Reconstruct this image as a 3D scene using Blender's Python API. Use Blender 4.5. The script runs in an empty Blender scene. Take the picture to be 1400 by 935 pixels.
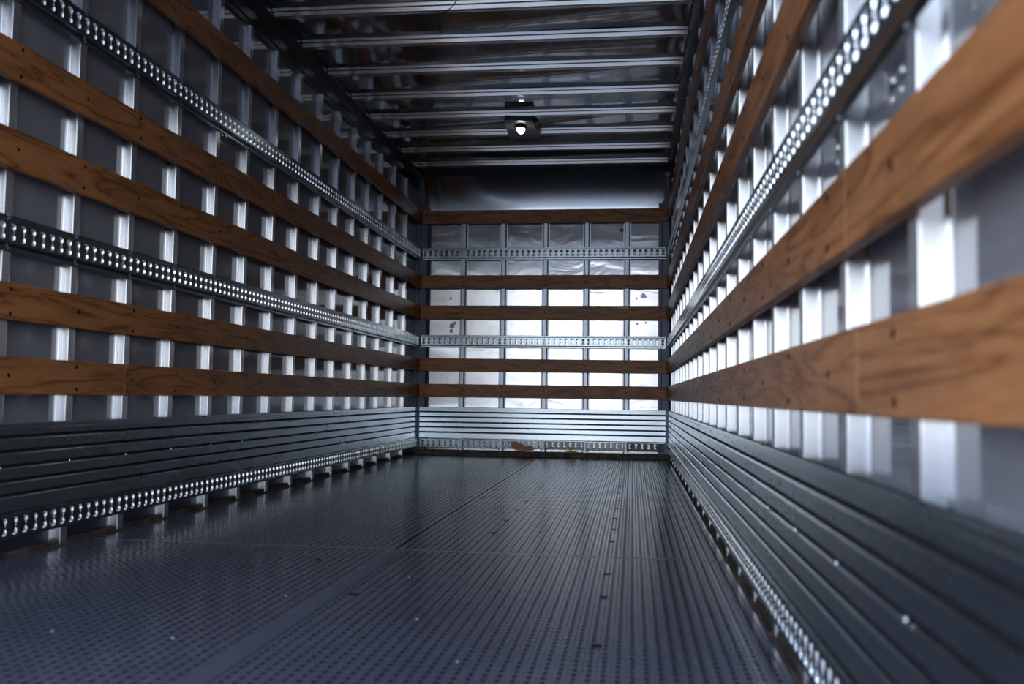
import bpy, math, random
from mathutils import Matrix, Vector

random.seed(7)
scene = bpy.context.scene
COL = scene.collection

# ------------------------------------------------------------------ camera
F_PX, YAW, PITCH, ROLL = 1275.54, 0.1291, 0.0577, 0.0144
CAM = Vector((2.0793, 0.0, 0.580))
cy, sy, cp, sp, cr, sr = (math.cos(YAW), math.sin(YAW), math.cos(PITCH), math.sin(PITCH), math.cos(ROLL), math.sin(ROLL))
fw = Vector((-sy, cy, 0)); rt = Vector((cy, sy, 0)); up = Vector((0, 0, 1))
fw2 = fw * cp + up * sp; up2 = -fw * sp + up * cp
rt3 = rt * cr + up2 * sr; up3 = -rt * sr + up2 * cr
cam_data = bpy.data.cameras.new('camera')
cam = bpy.data.objects.new('camera', cam_data); COL.objects.link(cam)
m = Matrix((rt3, up3, -fw2)).transposed().to_4x4(); m.translation = CAM
cam.matrix_world = m
cam_data.sensor_width = 36.0
cam_data.lens = F_PX * 36.0 / 1400.0
cam_data.clip_start = 0.02; cam_data.clip_end = 300
cam_data.dof.use_dof = True
cam_data.dof.focus_distance = 6.3
cam_data.dof.aperture_fstop = 2.9
scene.camera = cam

# ------------------------------------------------------------------ world, light, exposure
SKY = 3.1
world = bpy.data.worlds.new('sky'); scene.world = world
world.use_nodes = True
wt = world.node_tree; wt.nodes.clear()
wo = wt.nodes.new('ShaderNodeOutputWorld'); bg = wt.nodes.new('ShaderNodeBackground')
tc = wt.nodes.new('ShaderNodeTexCoord'); sx = wt.nodes.new('ShaderNodeSeparateXYZ')
cr_ = wt.nodes.new('ShaderNodeValToRGB')
wt.links.new(tc.outputs['Generated'], sx.inputs[0]); wt.links.new(sx.outputs['Z'], cr_.inputs[0])
e = cr_.color_ramp.elements
e[0].position = 0.0; e[0].color = (0.87, 0.92, 1.0, 1)
e[1].position = 0.75; e[1].color = (0.62, 0.84, 1.30, 1)
em = e.new(0.3); em.color = (0.84, 0.92, 1.05, 1)
wt.links.new(cr_.outputs[0], bg.inputs[0]); bg.inputs[1].default_value = SKY
wt.links.new(bg.outputs[0], wo.inputs[0])

pl = bpy.data.lights.new('door_daylight', 'AREA'); pl.shape = 'RECTANGLE'; pl.size = 2.42; pl.size_y = 2.62
pl.cycles.is_portal = True
po = bpy.data.objects.new('door_daylight', pl); COL.objects.link(po)
po.location = (1.2, 0.60, 1.30); po.rotation_euler = (math.radians(90), 0, 0)

vs = scene.view_settings
scene.display_settings.display_device = 'sRGB'
vs.view_transform = 'Standard'; vs.look = 'None'; vs.gamma = 1.0; vs.use_curve_mapping = False
vs.exposure = 0.0
cyc = scene.cycles
cyc.use_denoising = True; cyc.denoising_prefilter = 'ACCURATE'; cyc.use_adaptive_sampling = False
cyc.max_bounces = 14; cyc.diffuse_bounces = 6; cyc.glossy_bounces = 8
cyc.sample_clamp_indirect = 6.0

# ------------------------------------------------------------------ dimensions
W, L = 2.40, 8.97          # between the faces of the wooden slats / to the back slats
Y0 = 0.62                  # rear door opening
PANEL = -0.060             # wall sheet, behind the slat face
STUD_D = -0.025            # front of the studs
ZC = 2.785                 # roof sheet

# ------------------------------------------------------------------ helpers
def tag(o, label=None, cat=None, group=None, kind=None):
    if label: o['label'] = label
    if cat: o['category'] = cat
    if group: o['group'] = group
    if kind: o['kind'] = kind
    return o

class MB:
    def __init__(s): s.v = []; s.f = []
    def add(s, vs_, fs):
        b = len(s.v); s.v += [tuple(p) for p in vs_]; s.f += [tuple(i + b for i in f) for f in fs]
    def box(s, x0, x1, y0, y1, z0, z1):
        s.add([(x0,y0,z0),(x1,y0,z0),(x1,y1,z0),(x0,y1,z0),(x0,y0,z1),(x1,y0,z1),(x1,y1,z1),(x0,y1,z1)],
              [(0,3,2,1),(4,5,6,7),(0,1,5,4),(1,2,6,5),(2,3,7,6),(3,0,4,7)])
    def bevbox(s, x0, x1, y0, y1, z0, z1, b):
        # box with chamfered edges all round
        X, Y, Z = (x0, x1), (y0, y1), (z0, z1)
        idx = {}; vs_ = []
        for i in (0, 1):
            for j in (0, 1):
                for k in (0, 1):
                    sx_, sy_, sz_ = (1, -1)[i], (1, -1)[j], (1, -1)[k]
                    for a in range(3):
                        p = [X[i] + sx_ * b, Y[j] + sy_ * b, Z[k] + sz_ * b]
                        p[a] = (X[i], Y[j], Z[k])[a]
                        idx[(i, j, k, a)] = len(vs_); vs_.append(p)
        fs = []
        I = lambda c, a: idx[(c[0], c[1], c[2], a)]
        for a in range(3):
            o = [q for q in range(3) if q != a]
            for t in (0, 1):
                ring = []
                for (u, w) in ((0,0),(1,0),(1,1),(0,1)):
                    c = [0,0,0]; c[a] = t; c[o[0]] = u; c[o[1]] = w; ring.append(I(c, a))
                fs.append(ring)
            for u in (0, 1):
                for w in (0, 1):
                    c0 = [0,0,0]; c0[o[0]] = u; c0[o[1]] = w
                    c1 = list(c0); c1[a] = 1
                    fs.append([I(c0,o[0]), I(c1,o[0]), I(c1,o[1]), I(c0,o[1])])
        for i in (0,1):
            for j in (0,1):
                for k in (0,1): fs.append([idx[(i,j,k,0)], idx[(i,j,k,1)], idx[(i,j,k,2)]])
        s.add(vs_, fs)
    def strip(s, prof, x0, x1, closed=False):
        # profile [(y, z)] extruded along x
        n = len(prof)
        vs_ = [(x0, p[0], p[1]) for p in prof] + [(x1, p[0], p[1]) for p in prof]
        fs = [(i, i + 1, n + i + 1, n + i) for i in range(n - 1)]
        if closed:
            fs.append((n - 1, 0, n, 2 * n - 1)); fs.append(tuple(range(n - 1, -1, -1))); fs.append(tuple(range(n, 2 * n)))
        s.add(vs_, fs)
    def lathe(s, prof, n=12, axis='z', c=(0, 0, 0)):
        vs_ = []; fs = []
        for (r, h) in prof:
            for k in range(n):
                a = 2 * math.pi * k / n
                p = (r * math.cos(a), r * math.sin(a), h)
                if axis == 'y': p = (p[0], -p[2], p[1])   # height towards -y (out of the wall)
                vs_.append((p[0] + c[0], p[1] + c[1], p[2] + c[2]))
        for i in range(len(prof) - 1):
            for k in range(n):
                a, b = i * n + k, i * n + (k + 1) % n
                fs.append((a, b, b + n, a + n))
        fs.append(tuple(range(n - 1, -1, -1))); fs.append(tuple(range((len(prof) - 1) * n, len(prof) * n)))
        s.add(vs_, fs)
    def tube(s, pts, r, n=8):
        pts = [Vector(p) for p in pts]; vs_ = []; fs = []
        ref = Vector((0.3, 0.2, 0.9)).normalized()
        for i, p in enumerate(pts):
            t = (pts[min(i + 1, len(pts) - 1)] - pts[max(i - 1, 0)]).normalized()
            a = t.cross(ref).normalized(); b = t.cross(a)
            for k in range(n):
                q = 2 * math.pi * k / n
                vs_.append(p + a * (r * math.cos(q)) + b * (r * math.sin(q)))
        for i in range(len(pts) - 1):
            for k in range(n):
                a, b = i * n + k, i * n + (k + 1) % n
                fs.append((a, b, b + n, a + n))
        fs.append(tuple(range(n - 1, -1, -1))); fs.append(tuple(range((len(pts) - 1) * n, len(pts) * n)))
        s.add(vs_, fs)
    def mesh(s, name, mat, smooth=False, recalc=True):
        me = bpy.data.meshes.new(name); me.from_pydata(s.v, [], s.f)
        if mat: me.materials.append(mat)
        if recalc:
            import bmesh
            bm = bmesh.new(); bm.from_mesh(me); bmesh.ops.recalc_face_normals(bm, faces=bm.faces); bm.to_mesh(me); bm.free()
        if smooth: me.polygons.foreach_set('use_smooth', [True] * len(me.polygons))
        me.update(); return me
    def build(s, name, mat, parent=None, loc=(0, 0, 0), smooth=False, recalc=True):
        return link(name, s.mesh(name, mat, smooth, recalc), parent, loc)

def link(name, me, parent=None, loc=(0, 0, 0)):
    o = bpy.data.objects.new(name, me); COL.objects.link(o); o.location = loc
    if parent: o.parent = parent
    return o

def empty(name, loc, rz=0.0):
    o = bpy.data.objects.new(name, None); COL.objects.link(o); o.location = loc; o.rotation_euler = (0, 0, rz)
    o.empty_display_size = 0.1
    return o

# local frame of everything fixed to a wall: x along the wall, -y towards the room, z up; y = 0 is the slat face
def put(o, wall, s, z):
    if wall == 'left':
        o.location = (0, s, z); o.rotation_euler = (0, 0, math.pi / 2)
    elif wall == 'right':
        o.location = (W, s, z); o.rotation_euler = (0, 0, -math.pi / 2)
    else:
        o.location = (s, L, z); o.rotation_euler = (0, 0, 0)
    return o
def sgn(wall): return -1.0 if wall == 'right' else 1.0      # local x = sgn * (wall coordinate - s)

# ------------------------------------------------------------------ materials
def new_mat(name):
    mt = bpy.data.materials.new(name); mt.use_nodes = True
    nt = mt.node_tree; b = nt.nodes['Principled BSDF']
    return mt, nt, b
def nd(nt, typ, **kw):
    n = nt.nodes.new(typ)
    for k, v in kw.items(): setattr(n, k, v)
    return n
def coords(nt, scale=(1, 1, 1), rnd=False, kind='Object'):
    t = nd(nt, 'ShaderNodeTexCoord'); mp = nd(nt, 'ShaderNodeMapping')
    mp.inputs['Scale'].default_value = scale
    src = t.outputs[kind]
    if rnd:
        oi = nd(nt, 'ShaderNodeObjectInfo'); mu = nd(nt, 'ShaderNodeMath', operation='MULTIPLY'); mu.inputs[1].default_value = 37.0
        nt.links.new(oi.outputs['Random'], mu.inputs[0])
        va = nd(nt, 'ShaderNodeVectorMath', operation='ADD')
        nt.links.new(src, va.inputs[0]); nt.links.new(mu.outputs[0], va.inputs[1]); src = va.outputs[0]
    nt.links.new(src, mp.inputs[0]); return mp.outputs[0]
def noise(nt, vec, scale, detail=4, rough=0.55, dist=0.0):
    n = nd(nt, 'ShaderNodeTexNoise'); n.inputs['Scale'].default_value = scale; n.inputs['Detail'].default_value = detail
    n.inputs['Roughness'].default_value = rough; n.inputs['Distortion'].default_value = dist
    nt.links.new(vec, n.inputs['Vector']); return n.outputs['Fac']
def ramp(nt, fac, stops):
    r = nd(nt, 'ShaderNodeValToRGB'); el = r.color_ramp.elements
    while len(el) < len(stops): el.new(0.5)
    for q, (p, c) in zip(el, stops): q.position = p; q.color = (c[0], c[1], c[2], 1)
    nt.links.new(fac, r.inputs[0]); return r.outputs[0]
def bump(nt, b, h, strength, dist):
    bp = nd(nt, 'ShaderNodeBump'); bp.inputs['Strength'].default_value = strength; bp.inputs['Distance'].default_value = dist
    nt.links.new(h, bp.inputs['Height']); nt.links.new(bp.outputs[0], b.inputs['Normal'])
def g(v): return (v, v, v)

def brushed(nt, b, amount, tan):
    # rolled / drawn metal: scatters light mostly across its grain, along the world direction tan
    c = nd(nt, 'ShaderNodeCombineXYZ')
    for i in range(3): c.inputs[i].default_value = tan[i]
    nt.links.new(c.outputs[0], b.inputs['Tangent']); b.inputs['Anisotropic'].default_value = amount

def metal(name, col, rough, rough_var=0.12, mott=0.12, scale=(1, 1, 1), nscale=9.0, metallic=1.0, bstr=0.0, bdist=0.001, aniso=0.0, tan=None):
    mt, nt, b = new_mat(name)
    if aniso: brushed(nt, b, aniso, tan)
    v = coords(nt, scale, True)
    n = noise(nt, v, nscale, 5, 0.6)
    lo = tuple(c * (1 - mott) for c in col); hi = tuple(min(1, c * (1 + mott)) for c in col)
    nt.links.new(ramp(nt, n, [(0.3, lo), (0.7, hi)]), b.inputs['Base Color'])
    nt.links.new(ramp(nt, n, [(0.25, g(rough - rough_var * .5)), (0.75, g(rough + rough_var * .5))]), b.inputs['Roughness'])
    b.inputs['Metallic'].default_value = metallic
    if bstr: bump(nt, b, n, bstr, bdist)
    return mt

M = {}
M['zinc'] = metal('galvanised_steel', (0.46, 0.51, 0.57), 0.34, 0.14, 0.14, nscale=14)
M['track'] = metal('zinc_plated_track', (0.40, 0.46, 0.48), 0.23, 0.08, 0.12, nscale=18)
M['lip'] = metal('pressed_slot_edge', (0.92, 0.95, 0.97), 0.28, 0.05, 0.05, nscale=10)
M['stud'] = metal('aluminium_stud', (0.80, 0.82, 0.85), 0.26, 0.03, 0.03, scale=(8, 8, 1.0), nscale=3, aniso=0.95, tan=(.7, .7, 0))
M['bow'] = metal('roof_bow_steel', (0.90, 0.85, 0.78), 0.20, 0.04, 0.06, scale=(1, 12, 12), nscale=5, aniso=0.95, tan=(0, .7, .7))
M['scuff'] = metal('scuff_liner_steel', (0.68, 0.76, 0.82), 0.28, 0.06, 0.08, scale=(0.6, 4, 2), nscale=3, aniso=0.75, tan=(0, 0, 1))
M['post'] = metal('dark_corner_steel', (0.10, 0.12, 0.16), 0.40, 0.1, 0.1, metallic=0.6)
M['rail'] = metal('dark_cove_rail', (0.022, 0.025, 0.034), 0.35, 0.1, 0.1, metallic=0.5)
M['screw'] = metal('dark_screw_head', (0.02, 0.018, 0.016), 0.45, 0.05, 0.1, metallic=0.6)
M['rivet'] = metal('bright_rivet', (0.75, 0.78, 0.80), 0.35, 0.05, 0.05)
M['plate'] = metal('lamp_plate', (0.15, 0.15, 0.155), 0.38, 0.1, 0.1, metallic=0.25)
M['black'] = metal('black_plastic', (0.010, 0.010, 0.012), 0.45, 0.05, 0.1, metallic=0.0)
M['gap'] = metal('shaded_rib_gap', (0.025, 0.028, 0.034), 0.6, 0.1, 0.2, metallic=0.0)  # dark colour standing in for shade in the liner grooves
M['ground'] = metal('asphalt', (0.13, 0.13, 0.14), 0.9, 0.05, 0.2, metallic=0.0, nscale=3)
M['cove'] = metal('polished_cove', (0.66, 0.68, 0.72), 0.17, 0.02, 0.05, scale=(0.5, 3, 3), nscale=2, aniso=0.8, tan=(0, .2, 1))

# painted wall sheet: grey, glossy
mt, nt, b = new_mat('painted_wall_sheet'); M['sheet'] = mt
v = coords(nt, (1, 1, 1)); n = noise(nt, v, 2.2, 4)
nt.links.new(ramp(nt, n, [(0.3, (0.25, 0.25, 0.275)), (0.7, (0.30, 0.30, 0.325))]), b.inputs['Base Color'])
b.inputs['Roughness'].default_value = 0.06; b.inputs['IOR'].default_value = 1.55
n2 = noise(nt, coords(nt, (1, 1.3, 0.7)), 1.6, 2)
bump(nt, b, n2, 0.10, 0.01)

# bare aluminium sheet of the back wall, slightly wrinkled, with a few dark scuffs
mt, nt, b = new_mat('aluminium_back_sheet'); M['backsheet'] = mt
v = coords(nt, (1, 1, 1))
n = noise(nt, coords(nt, (1, 1, 0.35)), 6, 4)
base = ramp(nt, n, [(0.3, (0.72, 0.72, 0.73)), (0.7, (0.80, 0.80, 0.81))])
w = noise(nt, v, 45, 3)
acc = None
for (px, pz, r) in ((2.179, 1.556, .030), (2.109, 1.534, .012), (2.118, 1.294, .017), (2.20, 1.30, .010), (0.308, 1.257, .028), (0.30, 1.21, .02), (0.288, 1.533, .012), (1.971, 2.197, .02), (0.335, 1.29, .016)):
    d = nd(nt, 'ShaderNodeVectorMath', operation='DISTANCE'); nt.links.new(v, d.inputs[0]); d.inputs[1].default_value = (px, 9.03, pz)
    ad = nd(nt, 'ShaderNodeMath', operation='MULTIPLY_ADD'); nt.links.new(w, ad.inputs[0]); ad.inputs[1].default_value = r * 1.6; 
    nt.links.new(d.outputs['Value'], ad.inputs[2])
    lt = nd(nt, 'ShaderNodeMath', operation='LESS_THAN'); nt.links.new(ad.outputs[0], lt.inputs[0]); lt.inputs[1].default_value = r * 1.75
    if acc is None: acc = lt.outputs[0]
    else:
        mx = nd(nt, 'ShaderNodeMath', operation='MAXIMUM'); nt.links.new(acc, mx.inputs[0]); nt.links.new(lt.outputs[0], mx.inputs[1]); acc = mx.outputs[0]
mix = nd(nt, 'ShaderNodeMixRGB'); nt.links.new(acc, mix.inputs[0]); nt.links.new(base, mix.inputs[1]); mix.inputs[2].default_value = (0.16, 0.16, 0.20, 1)
nt.links.new(mix.outputs[0], b.inputs['Base Color'])
b.inputs['Metallic'].default_value = 0.92; b.inputs['Roughness'].default_value = 0.165
brushed(nt, b, 0.92, (1, 0, 0))
bump(nt, b, noise(nt, coords(nt, (1, 1, 2.0)), 2.6, 2, 0.5, 0.8), 0.20, 0.012)            # gentle wrinkles

# roof sheet: thin, mirror like
mt, nt, b = new_mat('aluminium_roof_sheet'); M['roof'] = mt
n = noise(nt, coords(nt, (0.6, 4, 1)), 5, 4)
nt.links.new(ramp(nt, n, [(0.3, (0.42, 0.42, 0.43)), (0.7, (0.50, 0.50, 0.51))]), b.inputs['Base Color'])
b.inputs['Metallic'].default_value = 0.95; b.inputs['Roughness'].default_value = 0.10

# wood slats, grain along local x
mt, nt, b = new_mat('varnished_wood'); M['wood'] = mt
v = coords(nt, (0.55, 3.0, 5.5), True)
n1 = noise(nt, v, 1.7, 3, 0.5, 0.6)
mu = nd(nt, 'ShaderNodeMath', operation='MULTIPLY'); nt.links.new(n1, mu.inputs[0]); mu.inputs[1].default_value = 15.0
fr = nd(nt, 'ShaderNodeMath', operation='PINGPONG'); nt.links.new(mu.outputs[0], fr.inputs[0]); fr.inputs[1].default_value = 1.0
rings = ramp(nt, fr.outputs[0], [(0.0, (0.26, 0.088, 0.027)), (0.22, (0.46, 0.174, 0.054)), (0.8, (0.58, 0.242, 0.088)), (1.0, (0.50, 0.198, 0.065))])
fine = noise(nt, coords(nt, (3, 60, 90), True), 4, 4, 0.6)
finec = ramp(nt, fine, [(0.3, g(0.72)), (0.65, g(1.0))])
mm = nd(nt, 'ShaderNodeMixRGB', blend_type='MULTIPLY'); mm.inputs[0].default_value = 0.8
nt.links.new(rings, mm.inputs[1]); nt.links.new(finec, mm.inputs[2])
pat = noise(nt, coords(nt, (1.2, 4, 5), True), 2.2, 4, 0.65)
patc = ramp(nt, pat, [(0.28, (0.50, 0.48, 0.46)), (0.5, g(0.95)), (0.72, (1.12, 1.08, 1.05))])
m2 = nd(nt, 'ShaderNodeMixRGB', blend_type='MULTIPLY'); m2.inputs[0].default_value = 0.75
nt.links.new(mm.outputs[0], m2.inputs[1]); nt.links.new(patc, m2.inputs[2])
nt.links.new(m2.outputs[0], b.inputs['Base Color'])
b.inputs['Roughness'].default_value = 0.44; b.inputs['Specular IOR Level'].default_value = 0.5
bump(nt, b, fine, 0.25, 0.001)

# ribbed rubber mat
mt, nt, b = new_mat('ribbed_rubber'); M['mat'] = mt
n = noise(nt, coords(nt, (1, 1, 1)), 3.5, 5, 0.6)
nt.links.new(ramp(nt, n, [(0.3, (0.078, 0.086, 0.118)), (0.7, (0.104, 0.113, 0.150))]), b.inputs['Base Color'])
b.inputs['Roughness'].default_value = 0.20
M['pit'] = metal('shaded_pit_rubber', (0.012, 0.012, 0.014), 0.6, 0.05, 0.1, metallic=0.0)  # mat rubber darkened to stand in for shade inside the pits
M['matlip'] = metal('smooth_rubber', (0.088, 0.096, 0.126), 0.35, 0.1, 0.15, metallic=0.0)

mt, nt, b = new_mat('rusty_sill'); M['sill'] = mt
n = noise(nt, coords(nt, (3, 3, 3)), 6, 5, 0.65)
nt.links.new(ramp(nt, n, [(0.35, (0.04, 0.036, 0.038)), (0.55, (0.11, 0.085, 0.07)), (0.75, (0.22, 0.18, 0.15))]), b.inputs['Base Color'])
b.inputs['Roughness'].default_value = 0.65; b.inputs['Metallic'].default_value = 0.2

def plain(name, col, rough=0.6, emit=0.0):
    mt, nt, b = new_mat(name); b.inputs['Roughness'].default_value = rough
    n = noise(nt, coords(nt, (1, 1, 1)), 25, 4)
    nt.links.new(ramp(nt, n, [(0.3, tuple(c * .85 for c in col)), (0.7, col)]), b.inputs['Base Color'])
    if emit:
        b.inputs['Emission Color'].default_value = (0.93, 0.97, 1.0, 1); b.inputs['Emission Strength'].default_value = emit
    return mt
M['lens'] = plain('lit_lamp_lens', (0.9, 0.92, 0.95), 0.3, 18.0)
M['crumb'] = plain('pale_crumb', (0.40, 0.39, 0.37), 0.8)
M['scrap'] = plain('orange_torn_board', (0.80, 0.36, 0.18), 0.7)
M['yellow'] = plain('yellow_strap', (0.75, 0.55, 0.05), 0.6)
M['tape'] = plain('white_tape', (0.82, 0.80, 0.76), 0.5)
M['hole'] = plain('dark_bolt_hole', (0.008, 0.008, 0.009), 0.7)
M['palewood'] = plain('pale_split_wood', (0.62, 0.40, 0.18), 0.7)

# ------------------------------------------------------------------ setting
def struct(name, mb, mat, smooth=False, loc=(0, 0, 0)):
    o = mb.build(name, mat, None, loc, smooth); return tag(o, kind='structure')

q = MB(); q.box(-60, 62, -60, 62, -1.35, -1.15); struct('ground', q, M['ground'])
q = MB(); q.box(-0.10, 2.50, Y0, 9.07, -0.06, -0.010); struct('floor', q, M['sill'])
for nm, x0, x1 in (('wall_left', -0.10, -0.060), ('wall_right', 2.460, 2.50)):
    q = MB(); q.box(x0, x1, Y0, 9.07, 0.16, 2.79); q.box(x0, x1, Y0, 9.07, -0.008, 0.16)
    o = struct(nm, q, M['sheet']); o.data.materials.append(M['post'])       # lowest strip of the wall in a darker material
    for p_ in o.data.polygons:
        if p_.center.z < 0.155: p_.material_index = 1
q = MB(); q.box(-0.060, 2.460, 9.03, 9.07, -0.008, 2.79); struct('wall_back', q, M['backsheet'])

bow_y = [5.073, 5.55, 6.055, 6.588, 7.084, 7.583, 8.09, 8.602]
# roof sheet: sags a little between the bows, with random ripples
q = MB()
nx, ny = 40, 340
ph = [(random.uniform(0.6, 2.2), random.uniform(4.0, 15.0), random.uniform(0, 6.3), random.uniform(0.25, 1.0)) for _ in range(9)]
def sag(x, y):
    t = ((y - 5.073) / 0.505) % 1.0
    env = math.sin(math.pi * t) ** 1.0 * math.sin(math.pi * (x + 0.06) / 2.52) ** 0.5 if 0 < (x + .06) < 2.52 else 0
    s_ = sum(a * math.sin(kx * x * 2.2 + ky * y + p) for kx, ky, p, a in ph)
    return -0.008 * env + 0.0035 * s_ * env
gv = []
for j in range(ny + 1):
    for i in range(nx + 1):
        x = -0.06 + 2.52 * i / nx; y = Y0 + (9.03 - Y0) * j / ny
        gv.append((x, y, ZC + 0.004 + sag(x, y)))
gf = [(j * (nx + 1) + i, (j + 1) * (nx + 1) + i, (j + 1) * (nx + 1) + i + 1, j * (nx + 1) + i + 1) for j in range(ny) for i in range(nx)]
q.add(gv, gf)
b0 = len(q.v); q.add([(-.10, Y0, 2.83), (2.50, Y0, 2.83), (2.50, 9.07, 2.83), (-.10, 9.07, 2.83)], [(0, 1, 2, 3)])
me = q.mesh('ceiling', M['roof'], smooth=True, recalc=False)
tag(link('ceiling', me), kind='structure')

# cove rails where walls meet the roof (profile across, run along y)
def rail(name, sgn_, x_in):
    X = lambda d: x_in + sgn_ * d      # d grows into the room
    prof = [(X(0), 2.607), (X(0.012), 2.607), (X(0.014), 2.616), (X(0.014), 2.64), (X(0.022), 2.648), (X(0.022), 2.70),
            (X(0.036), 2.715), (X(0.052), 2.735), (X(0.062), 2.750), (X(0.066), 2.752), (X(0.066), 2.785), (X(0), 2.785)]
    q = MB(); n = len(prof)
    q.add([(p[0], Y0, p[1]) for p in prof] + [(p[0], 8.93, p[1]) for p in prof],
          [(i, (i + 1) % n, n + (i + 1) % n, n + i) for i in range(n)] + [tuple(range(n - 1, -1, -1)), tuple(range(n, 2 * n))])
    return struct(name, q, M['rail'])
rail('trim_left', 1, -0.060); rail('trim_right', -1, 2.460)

# header rail and curved nose panel above the back wall
q = MB(); q.box(-0.06, 2.46, 8.90, 9.03, 2.735, 2.782); q.box(0.06, 2.36, 8.885, 8.91, 2.712, 2.730)
struct('trim_back', q, M['rail'])
q = MB(); prof = []
for k in range(25):
    a = k / 24
    z = 2.385 + 0.33 * a
    y = 9.010 - 0.33 * (0.07 * a + 0.38 * a * a)
    prof.append((y, z))
q.strip(prof, 0.03, 2.37); n0 = len(prof)
o = struct('wall_nose', q, M['cove'], smooth=True)
# dark corner posts beside the back wall
for nm, x0, x1 in (('trim_1', -0.058, 0.090), ('trim_2', 2.318, 2.458)):
    q = MB()
    prof = [(9.0295, x0), (9.000, x0), (9.000, x0 + .03), (8.994, x0 + .036), (8.994, x1 - .036), (9.000, x1 - .03), (9.012, x1 - .012), (9.012, x1), (9.0295, x1)]
    n = len(prof)
    q.add([(p[1], p[0], 0.0) for p in prof] + [(p[1], p[0], 2.72) for p in prof],
          [(i, (i + 1) % n, n + (i + 1) % n, n + i) for i in range(n)] + [tuple(range(n)), tuple(range(2 * n - 1, n - 1, -1))])
    struct(nm, q, M['post'])
# sills at the foot of the walls
q = MB(); q.bevbox(-0.0598, -0.030, Y0, 9.02, -0.008, 0.022, 0.004); q.bevbox(-0.030, -0.016, Y0, 8.93, -0.008, 0.006, 0.002); struct('baseboard_left', q, M['sill'])
q = MB(); q.bevbox(2.430, 2.4598, Y0, 9.02, -0.008, 0.022, 0.004); q.bevbox(2.416, 2.430, Y0, 8.93, -0.008, 0.006, 0.002); struct('baseboard_right', q, M['sill'])
q = MB(); q.bevbox(-0.028, 2.428, 8.962, 9.029, -0.008, 0.046, 0.006); struct('baseboard_back', q, M['sill'])

# ------------------------------------------------------------------ floor mats
ys = [Y0 + .01, 3.450, 6.560, 8.955]
rown = ['nearest the open doors', 'in the middle of the truck', 'at the far back wall']
bolt_rows = {0: [(2.0, 2.22), (2.0, 2.756), (2.0, 3.119), (1.283, 2.66), (1.0, 3.18)],
             1: [(2.0, 3.825), (2.0, 4.165), (2.0, 4.55), (2.0, 4.95), (2.0, 5.35), (2.0, 5.75), (2.0, 6.15), (1.50, 3.95), (1.50, 4.35), (1.50, 4.75), (1.50, 5.15), (1.50, 5.55), (1.50, 5.95), (1.24, 5.25), (1.24, 5.75)],
             2: [(2.0, 6.75), (2.0, 7.15), (2.0, 7.55), (1.50, 6.9), (1.50, 7.3), (1.24, 7.0)]}
def mat_mesh(w, l):
    # flat sheet pressed with rows of lens-shaped pits and shallow dashes that run along the truck
    q = MB(); hw, hl = w / 2, l / 2; e_ = 0.007
    q.box(-hw, hw, -hl, hl, -0.0096, -0.0072)
    for (x0, x1, y0, y1) in ((-hw, hw, -hl, -hl + e_), (-hw, hw, hl - e_, hl), (-hw, -hw + e_, -hl + e_, hl - e_), (hw - e_, hw, -hl + e_, hl - e_)):
        q.bevbox(x0, x1, y0, y1, -0.0072, 0.0, 0.0)
    iw, il = w - 2 * e_, l - 2 * e_
    nc = 2 * round(iw / 0.031) + 1; a = iw / nc / 2; nr = round(il / 0.035); b2 = il / nr / 2
    V = q.v; F = q.f; pits = []
    def cell(cx, cy, hb, pw, pl1, pl2, d, dark):
        o = len(V)
        V.extend([(cx - a, cy - hb, 0), (cx + a, cy - hb, 0), (cx + a, cy + hb, 0), (cx - a, cy + hb, 0)])
        if not d: F.append((o, o + 1, o + 2, o + 3)); return
        V.extend([(cx - pw, cy - pl1, 0), (cx, cy - pl2, 0), (cx + pw, cy - pl1, 0), (cx + pw, cy + pl1, 0), (cx, cy + pl2, 0), (cx - pw, cy + pl1, 0),
                  (cx, cy - pl1 * .8, -d), (cx, cy + pl1 * .8, -d)])
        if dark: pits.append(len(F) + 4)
        F.extend([(o, o + 4, o + 9, o + 3), (o + 1, o + 2, o + 7, o + 6), (o, o + 1, o + 6, o + 5, o + 4), (o + 2, o + 3, o + 9, o + 8, o + 7),
                  (o + 4, o + 10, o + 11, o + 9), (o + 6, o + 7, o + 11, o + 10), (o + 4, o + 5, o + 10), (o + 5, o + 6, o + 10), (o + 7, o + 8, o + 11), (o + 8, o + 9, o + 11)])
    for i in range(nc):
        cx = -iw / 2 + (2 * i + 1) * a
        for j in range(nr):
            cy = -il / 2 + (2 * j + 1) * b2
            if i % 2: cell(cx, cy, b2, a * .86, b2 * .34, b2 * .74, 0.0068, True)        # deep pit
            else: cell(cx, cy, b2, a * .42, b2 * .60, b2 * .90, 0.0022, False)           # shallow dash between
    me = q.mesh('floor_mat', M['mat'], recalc=False); me.materials.append(M['pit'])      # grey tops; pit faces coloured near black as painted shade
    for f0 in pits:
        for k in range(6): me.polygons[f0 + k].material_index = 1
    return me
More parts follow.
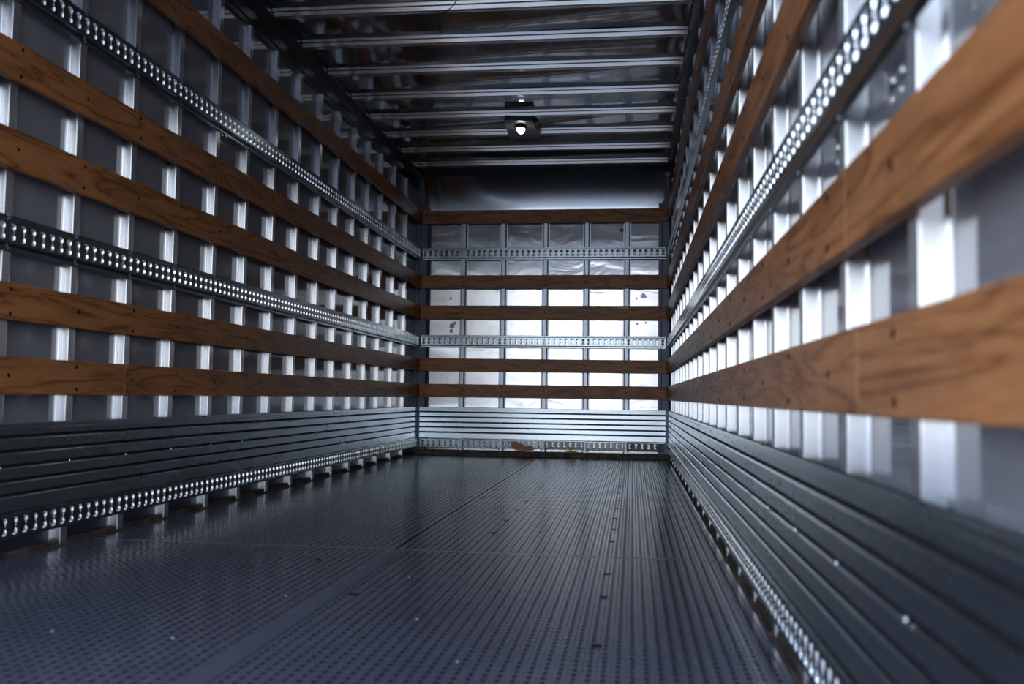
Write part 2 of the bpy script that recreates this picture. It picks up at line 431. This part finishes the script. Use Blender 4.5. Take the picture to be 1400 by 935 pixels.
for r in range(3):
    for c, (x0, x1) in enumerate(((-0.015, 1.194), (1.206, 2.415))):
        y0, y1 = ys[r] + .011, ys[r + 1] - .011
        mx_, my_ = (x0 + x1) / 2, (y0 + y1) / 2
        o = link('floor_mat', mat_mesh(x1 - x0, y1 - y0), None, (mx_, my_, 0))
        tag(o, 'black ribbed rubber floor mat, %s row %s' % (('left', 'right')[c], rown[r]), 'floor mat', 'rubber mats covering the truck floor')
        if c == 1 and r == 0:
            q = MB(); q.bevbox(x0 - mx_ - .010, x0 - mx_ + .040, y0 - my_, y1 - my_, 0.0, 0.003, 0.0012)
            tag(q.build('overlap_lip', M['matlip'], o), 'smooth flat rubber lip')
        if c == 0:
            for (bx, by) in bolt_rows[r]:
                if bx < 1.2:
                    q = MB(); q.lathe([(0.013, 0.0), (0.013, 0.0016), (0.007, 0.0022)], 12, c=(0, 0, 0)); q.build('bolt_head', M['hole'], o, (bx - mx_, by - my_, 0))
        else:
            for (bx, by) in bolt_rows[r]:
                if bx > 1.2:
                    q = MB(); q.lathe([(0.013, 0.0), (0.013, 0.0016), (0.007, 0.0022)], 12, c=(0, 0, 0)); q.build('bolt_head', M['hole'], o, (bx - mx_, by - my_, 0))

# ------------------------------------------------------------------ wall studs (hat sections)
def stud_mesh(z0, z1, side, mat):
    d = STUD_D; p = -PANEL - 0.0004      # local y: 0.025 front, 0.0596 at the sheet
    fy = -d; t = 0.002
    near = [(p, -0.046), (p - .003, -0.046), (p - .003, -0.0375), (p - .005, -0.0365), (p - .005, -0.0345), (p - .003, -0.0335), (p - .003, -0.024),
            (fy + .003, -0.0212), (fy + .001, -0.0205), (fy, -0.018)]
    far = [(y, -u) for y, u in reversed(near)]
    if not side:
        near = [(p, -0.037), (p - .003, -0.037), (p - .003, -0.026), (fy + .012, -0.0235), (fy + .002, -0.0165), (fy, -0.0155), (fy, -0.004), (fy + .0015, -0.003)]
        far = [(y, -u) for y, u in reversed(near)]
    if side: far = far[:4] + [(fy + .003, 0.0212), (p, 0.0212)]      # only one flange, towards the doors
    outer = near + far
    if side < 0: outer = [(y, -u) for y, u in reversed(outer)]
    n = len(outer); q = MB()
    q.add([(u, y, z0) for y, u in outer] + [(u, y, z1) for y, u in outer],
          [(i, (i + 1) % n, n + (i + 1) % n, n + i) for i in range(n)] + [tuple(range(n - 1, -1, -1)), tuple(range(n, 2 * n))])
    return q.mesh('wall_stud', mat)
ORD = ['first', 'second', 'third', 'fourth', 'fifth', 'sixth', 'seventh', 'eighth', 'ninth', 'tenth', 'eleventh', 'twelfth', 'thirteenth', 'fourteenth', 'fifteenth',
       'sixteenth', 'seventeenth', 'eighteenth', 'nineteenth', 'twentieth', 'twenty-first', 'twenty-second', 'twenty-third']
stud_me = {'left': stud_mesh(-0.007, 2.606, 1, M['stud']), 'right': stud_mesh(-0.007, 2.606, -1, M['stud'])}
back_stud_me = stud_mesh(0.047, 2.384, 0, M['zinc'])
left_studs = [v_ + .02 for v_ in (2.46, 2.87, 3.26, 3.65, 4.035, 4.44, 4.82, 5.21, 5.60, 6.0, 6.39, 6.80, 7.18, 7.57, 8.01, 8.45)]
right_studs = [1.19 + .02 + .3905 * i for i in range(20)]
back_studs = [0.42, 0.816, 1.229, 1.629, 2.019]
for wall, arr in (('left', left_studs), ('right', right_studs)):
    for i, s in enumerate(reversed(arr)):
        o = put(link('wall_stud', stud_me[wall]), wall, s, 0)
        tag(o, 'upright bright metal stud on the %s wall, %s from the back corner' % (wall, ORD[i]), 'wall stud', 'upright studs on the %s wall' % wall)
for i, s in enumerate(back_studs):
    o = put(link('wall_stud', back_stud_me), 'back', s, 0)
    tag(o, 'narrow upright metal stud on the back wall, %s from the left' % ORD[i], 'wall stud', 'upright studs on the back wall')

# ------------------------------------------------------------------ wooden slats
q = MB(); q.lathe([(0.0075, -0.001), (0.0075, 0.0006), (0.005, 0.0018)], 10, axis='y'); screw_me = q.mesh('screw', M['screw'])
rows = [(2.270, 2.400), (1.625, 1.757), (1.322, 1.458), (0.811, 0.938), (0.559, 0.688)]
rowname = ['topmost', 'second', 'third', 'fourth', 'lowest']
def slat(wall, s0, s1, z0, z1, label, group, odd=0):
    s, z, hl, hh = (s0 + s1) / 2, (z0 + z1) / 2, (s1 - s0) / 2, (z1 - z0) / 2
    q = MB(); q.bevbox(-hl, hl, 0.0, 0.0245, -hh, hh, 0.0025)
    o = put(q.build('wooden_slat', M['wood']), wall, s, z)
    tag(o, label, 'wooden slat', group)
    arr = {'left': left_studs, 'right': right_studs, 'back': [0.055] + back_studs + [2.345]}[wall]
    for i, t in enumerate(arr):
        if not s0 + .02 < t < s1 - .02: continue
        for k in ((-.33, .33) if (i + odd) % 2 == 0 else (0.0,)):
            sc = link('screw', screw_me, o, (sgn(wall) * (t - s) + random.uniform(-.004, .004), 0, k * 2 * hh + random.uniform(-.004, .004)))
    return o
S1 = 8.985
for i, (z0, z1) in enumerate(rows):
    gl, gr = 'wooden slats along the left wall', 'wooden slats along the right wall'
    tl = 'orange-brown wooden slat, %s row on the left wall' % rowname[i]
    if i == 3:
        slat('left', Y0, 5.211, z0, z1, tl + ', the longer length nearer the doors', gl, i); slat('left', 5.213, S1, z0, z1, tl + ', the darker length reaching the back corner', gl, i)
    elif i == 4:
        slat('left', Y0, 3.619, z0, z1, tl + ', length with swirling grain nearest the doors', gl, i); sl = slat('left', 3.621, 5.227, z0, z1, tl + ', the short chipped middle length', gl, i)
        slat('left', 5.229, S1, z0, z1, tl + ', length reaching the back corner', gl, i)
        for (cs, cw) in ((4.60, .055), (4.43, .035), (4.26, .04)):       # pale splinters on the lower edge
            q = MB(); h = 0.013
            q.add([(-cw, -.0008, -.0645), (cw, -.0008, -.0645), (cw * .9, -.0008, -.058), (cw * .3, -.0008, -.06), (0, -.0008, -.048), (-cw * .3, -.0008, -.057), (-cw * .8, -.0008, -.061),
                   (-cw, .003, -.0645), (cw, .003, -.0645), (cw * .9, .003, -.058), (cw * .3, .003, -.06), (0, .003, -.048), (-cw * .3, .003, -.057), (-cw * .8, .003, -.061)],
                  [tuple(range(6, -1, -1)), tuple(range(7, 14))] + [(k, (k + 1) % 7, 7 + (k + 1) % 7, 7 + k) for k in range(7)])
            tag(q.build('splintered_edge', M['palewood'], sl, (cs - 4.424, 0, 0)), 'pale raw split wood')
    else:
        slat('left', Y0, S1, z0, z1, tl, gl, i)
    tr = 'brown wooden slat, %s row on the right wall' % rowname[i]
    if i == 3:
        slat('right', Y0, 1.467, z0, z1, tr + ', short length at the doors', gr, i); slat('right', 1.469, S1, z0, z1, tr + ', long length reaching the back corner', gr, i)
    elif i == 4:
        slat('right', Y0, 1.395, z0, z1, tr + ', short length at the doors', gr, i); slat('right', 1.397, S1, z0, z1, tr + ', long length reaching the back corner', gr, i)
    else:
        slat('right', Y0, S1, z0, z1, tr, gr, i)
    slat('back', 0.004, 2.396, z0, z1, 'dark brown wooden slat across the back wall, %s of the five' % rowname[i], 'wooden slats across the back wall', i)

# ------------------------------------------------------------------ slotted logistic tracks
PITCH_T = 0.0530
def slot_outline(wst, lob, hz):
    # symmetric dumbbell slot, 20 points (x, z)
    right = [(wst, 0.0), (wst + (lob - wst) * .12, 0.0055), (lob, 0.43 * hz), (lob, 0.78 * hz), (lob * .72, 0.95 * hz), (0, hz)]
    return right + [(-x, z) for x, z in reversed(right[:-1])] + [(-x, -z) for x, z in right[1:-1]] + [(0, -hz)] + [(x, -z) for x, z in reversed(right[1:-1])]
SLOT = slot_outline(0.0070, 0.0145, 0.0295)        # mouth
THROAT = slot_outline(0.0068, 0.0111, 0.0265)      # foot of the pressed-in edge, shallow at the waist
def track_mesh(length, h):
    q = MB(); fh = 0.038; n = max(1, int(length / PITCH_T)); m_ = length / n
    hl = length / 2; d0, d1, lipd = 0.001, 0.0205, 0.0095
    N = len(SLOT)
    # outer ring on the cell rectangle
    rect = []
    for (x, z) in SLOT:
        a, b2 = m_ / 2, fh
        if abs(x) < 1e-9: rect.append((0, math.copysign(b2, z)))
        elif abs(z) > 0.0265: rect.append((math.copysign(a, x), math.copysign(b2, z)))
        else: rect.append((math.copysign(a, x), z * b2 / 0.0290))
    for c in range(n):
        cx = -hl + (c + .5) * m_
        vs_ = [(cx + x, d0, z) for x, z in rect] + [(cx + x, d0, z) for x, z in SLOT] + [(cx + x, d0 + lipd * min(1.0, max(.08, (abs(z) - .007) / .005)), z) for x, z in THROAT]
        fs = []
        for i in range(N):
            j = (i + 1) % N
            fs.append((i, j, N + j, N + i)); fs.append((N + i, N + j, 2 * N + j, 2 * N + i))
        q.add(vs_, fs); n_cell = len(q.f)
    e_ = h / 2
    for sg in (1, -1):
        if h < 0.1: prof = [(d0, sg * fh), (d0 + .001, sg * (e_ - .002)), (d0 + .004, sg * e_), (d1, sg * e_)]
        else: prof = [(d0, sg * fh), (d0 + .0008, sg * (fh + .002)), (d1 - .002, sg * (e_ - .015)), (d1, sg * (e_ - .013)), (d1, sg * (e_ - .002)), (d1 - .003, sg * e_), (d1, sg * (e_ + .001))]
        q.strip(prof, -hl, hl)
    # closed ends
    for x in (-hl, hl):
        ez = max(fh, e_ - .013); q.add([(x, d0, -fh), (x, d0, fh), (x, d1, ez), (x, d1, -ez)], [(0, 1, 2, 3)])
    me = q.mesh('slotted_track', M['track'], recalc=False); me.materials.append(M['lip'])
    for k in range(1, n_cell, 2): me.polygons[k].material_index = 1
    return me
def track(wall, s0, s1, zc, h, label, group, tilt=(0, 0, 0), bolts=True):
    o = put(link('slotted_track', track_mesh(s1 - s0, h)), wall, (s0 + s1) / 2, zc)
    if tilt != (0, 0, 0): o.rotation_euler = (tilt[0], tilt[1], o.rotation_euler.z + tilt[2])
    tag(o, label, 'logistic track', group)
    if bolts:
        arr = {'left': left_studs, 'right': right_studs, 'back': [0.055] + back_studs + [2.345]}[wall]
        for t in arr:
            if s0 + .02 < t < s1 - .02:
                for k in (1, -1): link('bolt', bolt_me, o, (sgn(wall) * (t - (s0 + s1) / 2), 0.0205, k * (h / 2 - .0075)))
    return o
q = MB(); q.lathe([(0.0052, -0.001), (0.0052, 0.002), (0.0035, 0.0035)], 8, axis='y'); bolt_me = q.mesh('bolt', M['zinc'])
ZT1, ZT2, ZT3 = 1.970, 1.107, 0.116
E1 = 8.962
for wall in ('left', 'right'):
    gname = 'slotted steel tracks on the %s wall' % wall
    for zc, pos in ((ZT1, 'upper'), (ZT2, 'middle')):
        js = {('left', 'upper'): [6.426], ('left', 'middle'): [6.426], ('right', 'upper'): [5.3], ('right', 'middle'): [4.21, 5.26]}[(wall, pos)]
        ed = [Y0] + js + [E1]
        for k in range(len(ed) - 1):
            where = ('the section nearest the doors', 'the section at the back corner') if len(ed) == 3 else ('the section nearest the doors', 'the short middle section', 'the section at the back corner')
            track(wall, ed[k] + (.002 if k else 0), ed[k + 1] - .002, zc, 0.120, '%s slotted steel track on the %s wall, %s' % (pos, wall, where[k]), gname)
    ed = [Y0, 3.58, 4.38, 7.51, E1] if wall == 'left' else [Y0, 3.6, 6.3, E1]
    where = ['section nearest the doors', 'short section after the first joint', 'long section after the second joint', 'short section at the back corner'] if wall == 'left' else ['section nearest the doors', 'middle section', 'section at the back corner']
    for k in range(len(ed) - 1):
        track(wall, ed[k] + (.002 if k else 0), ed[k + 1] - .002, ZT3, 0.086, 'low slotted track above the floor on the %s wall, %s' % (wall, where[k]), gname,
              (0, 0, 0), False)
track('back', 0.012, 2.388, ZT1, 0.120, 'upper slotted steel track across the back wall', 'slotted steel tracks on the back wall')
track('back', 0.012, 2.388, ZT2, 0.120, 'middle slotted steel track across the back wall', 'slotted steel tracks on the back wall')
ed = [0.014, .42, .816, 1.229, 1.629, 2.019, 2.386]
for k in range(6):
    track('back', ed[k] + .006, ed[k + 1] - .006, 0.112 + random.uniform(-.003, .003), 0.088, 'dented short piece of low slotted track on the back wall, %s from the left' % ORD[k], 'dented track pieces at the foot of the back wall',
          (random.uniform(-.06, .20), random.uniform(-.012, .012), random.uniform(-.02, .02)), False)

# ------------------------------------------------------------------ ribbed scuff liners above the floor
q = MB(); q.lathe([(0.0065, 0.0), (0.0055, 0.002), (0.003, 0.0032)], 10, axis='y'); rivet_me = q.mesh('rivet', M['rivet'])
grooves = [0.417, 0.368, 0.318, 0.269, 0.220]
def liner(wall, s0, s1, label):
    face, deep = 0.0125, 0.0240
    prof = [(0.0245, 0.462), (face + .003, 0.462), (face, 0.459)]
    prof += [(face, 0.447), (face - .003, 0.445), (face - .003, 0.436), (face, 0.434)]
    for gz in grooves:
        prof += [(face, gz + .0062), (deep, gz + .0050), (deep, gz - .0050), (face + .0032, gz - .0060), (face, gz - .0105)]
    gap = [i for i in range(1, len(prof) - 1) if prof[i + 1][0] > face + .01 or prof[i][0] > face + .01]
    prof = [p_ for p_ in prof if p_[1] > 0.1635] + [(face, 0.1635), (face + .002, 0.1615), (0.0245, 0.1615)]
    q = MB(); hl = (s1 - s0) / 2; s = (s0 + s1) / 2
    q.strip(prof, -hl, hl)
    q.strip([(0.0245, 0.462), (0.0245, 0.1615)], -hl, hl)
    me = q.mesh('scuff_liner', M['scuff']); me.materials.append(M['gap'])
    for i in gap: me.polygons[i].material_index = 1           # gaps between the ribs, their shade painted in as dark colour
    o = put(link('scuff_liner', me), wall, s, 0)
    tag(o, label, 'scuff liner', 'ribbed steel scuff liners around the foot of the walls')
    arr = {'left': left_studs, 'right': right_studs, 'back': back_studs}[wall]
    for t in arr:
        if s0 + .02 < t < s1 - .02: link('rivet', rivet_me, o, (sgn(wall) * (t - s), face - .001, 0.3165 - .003))
    return o
liner('left', Y0, 4.6, 'ribbed grey steel scuff liner on the left wall nearer the doors')
liner('left', 4.603, 8.965, 'ribbed grey steel scuff liner on the left wall nearer the back corner')
liner('right', Y0, 4.545, 'ribbed blue-grey steel scuff liner on the right wall nearer the doors')
liner('right', 4.548, 8.965, 'ribbed dark steel scuff liner on the right wall nearer the back corner')
liner('back', 0.010, 2.390, 'ribbed shiny steel scuff liner across the foot of the back wall')

# ------------------------------------------------------------------ roof bows
prof = [(-.052, 0.034), (-.050, 0.030), (-.046, 0.018), (-.030, 0.016), (-.023, -.004), (-.019, -.006), (-.004, -.006), (-.003, -.0045), (.003, -.0045), (.004, -.006), (.019, -.006), (.023, -.004), (.030, 0.016), (.046, 0.018), (.050, 0.030), (.052, 0.034)]
def bow_mesh(x0, x1):
    q = MB(); q.strip(prof, x0, x1, closed=True); return q.mesh('roof_bow', M['bow'])
full_bow = bow_mesh(-1.19, 1.19)
n_b = len(bow_y)
for i, y in enumerate(bow_y):
    where = '%s from the back wall' % ORD[n_b - 1 - i]
    if i == 5:
        for (a, b2, sd) in ((0.010, 1.052, 'left'), (1.296, 2.390, 'right')):
            o = link('roof_bow', bow_mesh(-(b2 - a) / 2, (b2 - a) / 2)); o.location = ((a + b2) / 2, y, 2.752)
            tag(o, 'shorter metal roof bow ending at the %s side of the ceiling lamp plate' % sd, 'roof bow', 'metal bows across the roof')
    else:
        o = link('roof_bow', full_bow); o.location = (1.2, y, 2.752)
        tag(o, 'grooved metal roof bow across the ceiling, %s' % where, 'roof bow', 'metal bows across the roof')

# ------------------------------------------------------------------ ceiling lamp
root = tag(empty('ceiling_light', (1.19, 7.24, 2.705)), 'small lit lamp on a dark square plate under the roof bows', 'ceiling light')
PLATE = [(1.077 - 1.19, 7.03 - 7.24), (1.300 - 1.19, 7.06 - 7.24), (1.297 - 1.19, 7.55 - 7.24), (1.055 - 1.19, 7.55 - 7.24)]
q = MB(); q.add([(x, y, 0) for x, y in PLATE] + [(x, y, .004) for x, y in PLATE] , [(0, 3, 2, 1), (4, 5, 6, 7), (0, 1, 5, 4), (1, 2, 6, 5), (2, 3, 7, 6), (3, 0, 4, 7)])
q.build('mounting_plate', M['plate'], root)
q = MB(); P2 = [(x * .97, y * .98) for x, y in PLATE]
q.add([(x, y, .004) for x, y in P2] + [(x, y, .0405) for x, y in P2], [(0, 3, 2, 1), (4, 5, 6, 7), (0, 1, 5, 4), (1, 2, 6, 5), (2, 3, 7, 6), (3, 0, 4, 7)])
q.build('junction_box', M['black'], root)
q = MB(); q.lathe([(0.048, 0.0), (0.052, -.004), (0.052, -.018), (0.047, -.022), (0.040, -.022)], 20); h = q.build('lamp_housing', M['black'], root, (0.0, -.035, 0)); h.scale = (.74, 1.35, 1)
q = MB(); q.lathe([(0.044, -.0215), (0.036, -.038), (0.028, -.047), (0.016, -.052), (0.006, -.053)], 20); h = q.build('lamp_lens', M['lens'], root, (0.0, -.035, 0)); h.scale = (.74, 1.35, 1)

# ------------------------------------------------------------------ loose cable hanging from the roof
root = tag(empty('loose_cable', (1.0, 5.0, 2.70)), 'loose thin black cable dangling from the roof beside the nearest bow', 'cable')
pts = [(1.16, 4.70, 2.772), (1.15, 4.76, 2.74), (1.125, 4.83, 2.708), (1.085, 4.90, 2.698), (1.03, 4.97, 2.700), (0.995, 5.0, 2.702), (0.983, 5.01, 2.69), (0.980, 5.01, 2.665), (0.986, 5.01, 2.635), (0.992, 5.01, 2.625)]
def smooth_pts(p, n=6):
    out = []
    P = [Vector(a) for a in p]
    for i in range(len(P) - 1):
        a, b_, c_, d_ = P[max(i - 1, 0)], P[i], P[i + 1], P[min(i + 2, len(P) - 1)]
        for k in range(n):
            t = k / n
            out.append(0.5 * ((2 * b_) + (c_ - a) * t + (2 * a - 5 * b_ + 4 * c_ - d_) * t * t + (3 * b_ - a - 3 * c_ + d_) * t ** 3))
    out.append(P[-1]); return out
q = MB(); q.tube([p - Vector((1.0, 5.0, 2.70)) for p in smooth_pts(pts)], 0.0028); q.build('wire', M['black'], root, smooth=True)
q = MB(); q.tube([(-.009, .01, -.073), (-.004, .01, -.085), (0.002, .01, -.098)], 0.0058); tag(q.build('plug', M['black'], root), 'black end connector')

# ------------------------------------------------------------------ small loose things
def shard(n, r, hgt, seed):
    rnd = random.Random(seed); q = MB()
    ring = [(r * rnd.uniform(.6, 1.2) * math.cos(2 * math.pi * k / n), r * rnd.uniform(.6, 1.2) * math.sin(2 * math.pi * k / n)) for k in range(n)]
    q.add([(x, y, 0) for x, y in ring] + [(x * .8, y * .8, hgt * rnd.uniform(.6, 1)) for x, y in ring],
          [tuple(range(n - 1, -1, -1)), tuple(range(n, 2 * n))] + [(k, (k + 1) % n, n + (k + 1) % n, n + k) for k in range(n)])
    return q
for k, (x, y, r, lab) in enumerate(((1.531, 2.396, .008, 'bright pale crumb on the near right floor mat, the one just right of the seam'),
                                    (1.705, 2.037, .007, 'pale crumb near the bottom edge, on the near right floor mat'),
                                    (1.013, 2.107, .008, 'pale crumb on the near left floor mat close beside the seam'),
                                    (0.702, 2.118, .008, 'pale crumb on the near left floor mat, nearest the bottom left'),
                                    (1.383, 2.928, .007, 'pale crumb on the near right floor mat, farthest from the doors'),
                                    (1.10, 2.60, .006, 'pale crumb on the near left floor mat, farthest from the doors'))):
    tag(shard(7, r * .5, .003, k).build('crumb', M['crumb'], None, (x, y, 0.0)), lab, 'crumb', 'pale crumbs on the floor mats')
# torn orange board at the foot of the back wall
q = MB()
out = [(-.10, .035), (-.085, .062), (-.03, .045), (.04, .022), (.10, .018), (.125, -.02), (.05, -.026), (-.03, -.022), (-.07, -.006)]
n = len(out)
q.add([(x, -.003 + .01 * math.sin(8 * x), z) for x, z in out] + [(x, .003 + .01 * math.sin(8 * x), z) for x, z in out],
      [tuple(range(n - 1, -1, -1)), tuple(range(n, 2 * n))] + [(k, (k + 1) % n, n + (k + 1) % n, n + k) for k in range(n)])
o = q.build('torn_board', M['scrap'], None, (1.015, 8.950, 0.079)); o.rotation_euler = (0.12, 0, 0)
tag(o, 'torn orange scrap of board leaning at the foot of the back wall', 'scrap')
q = MB(); q.bevbox(-.055, .055, -.003, .003, -.006, .006, .001); q.bevbox(-.012, -.002, -.004, .002, .004, .05, .001)
o = q.build('strap_scrap', M['yellow'], None, (1.500, 8.952, 0.052)); tag(o, 'small yellow strap scrap at the foot of the back wall', 'scrap')
# strip of tape on the third slat of the back wall
q = MB(); q.add([(-.066, -.0008, .0), (.066, -.0008, -.016), (.066, -.0008, .012), (-.066, -.0008, .014), (-.066, .0, .0), (.066, .0, -.016), (.066, .0, .012), (-.066, .0, .014)],
                [(0, 1, 2, 3), (7, 6, 5, 4), (0, 4, 5, 1), (1, 5, 6, 2), (2, 6, 7, 3), (3, 7, 4, 0)])
o = q.build('adhesive_tape', M['tape'], None, (1.967, L, 1.440)); tag(o, 'pale strip of tape on the third slat of the back wall', 'tape')
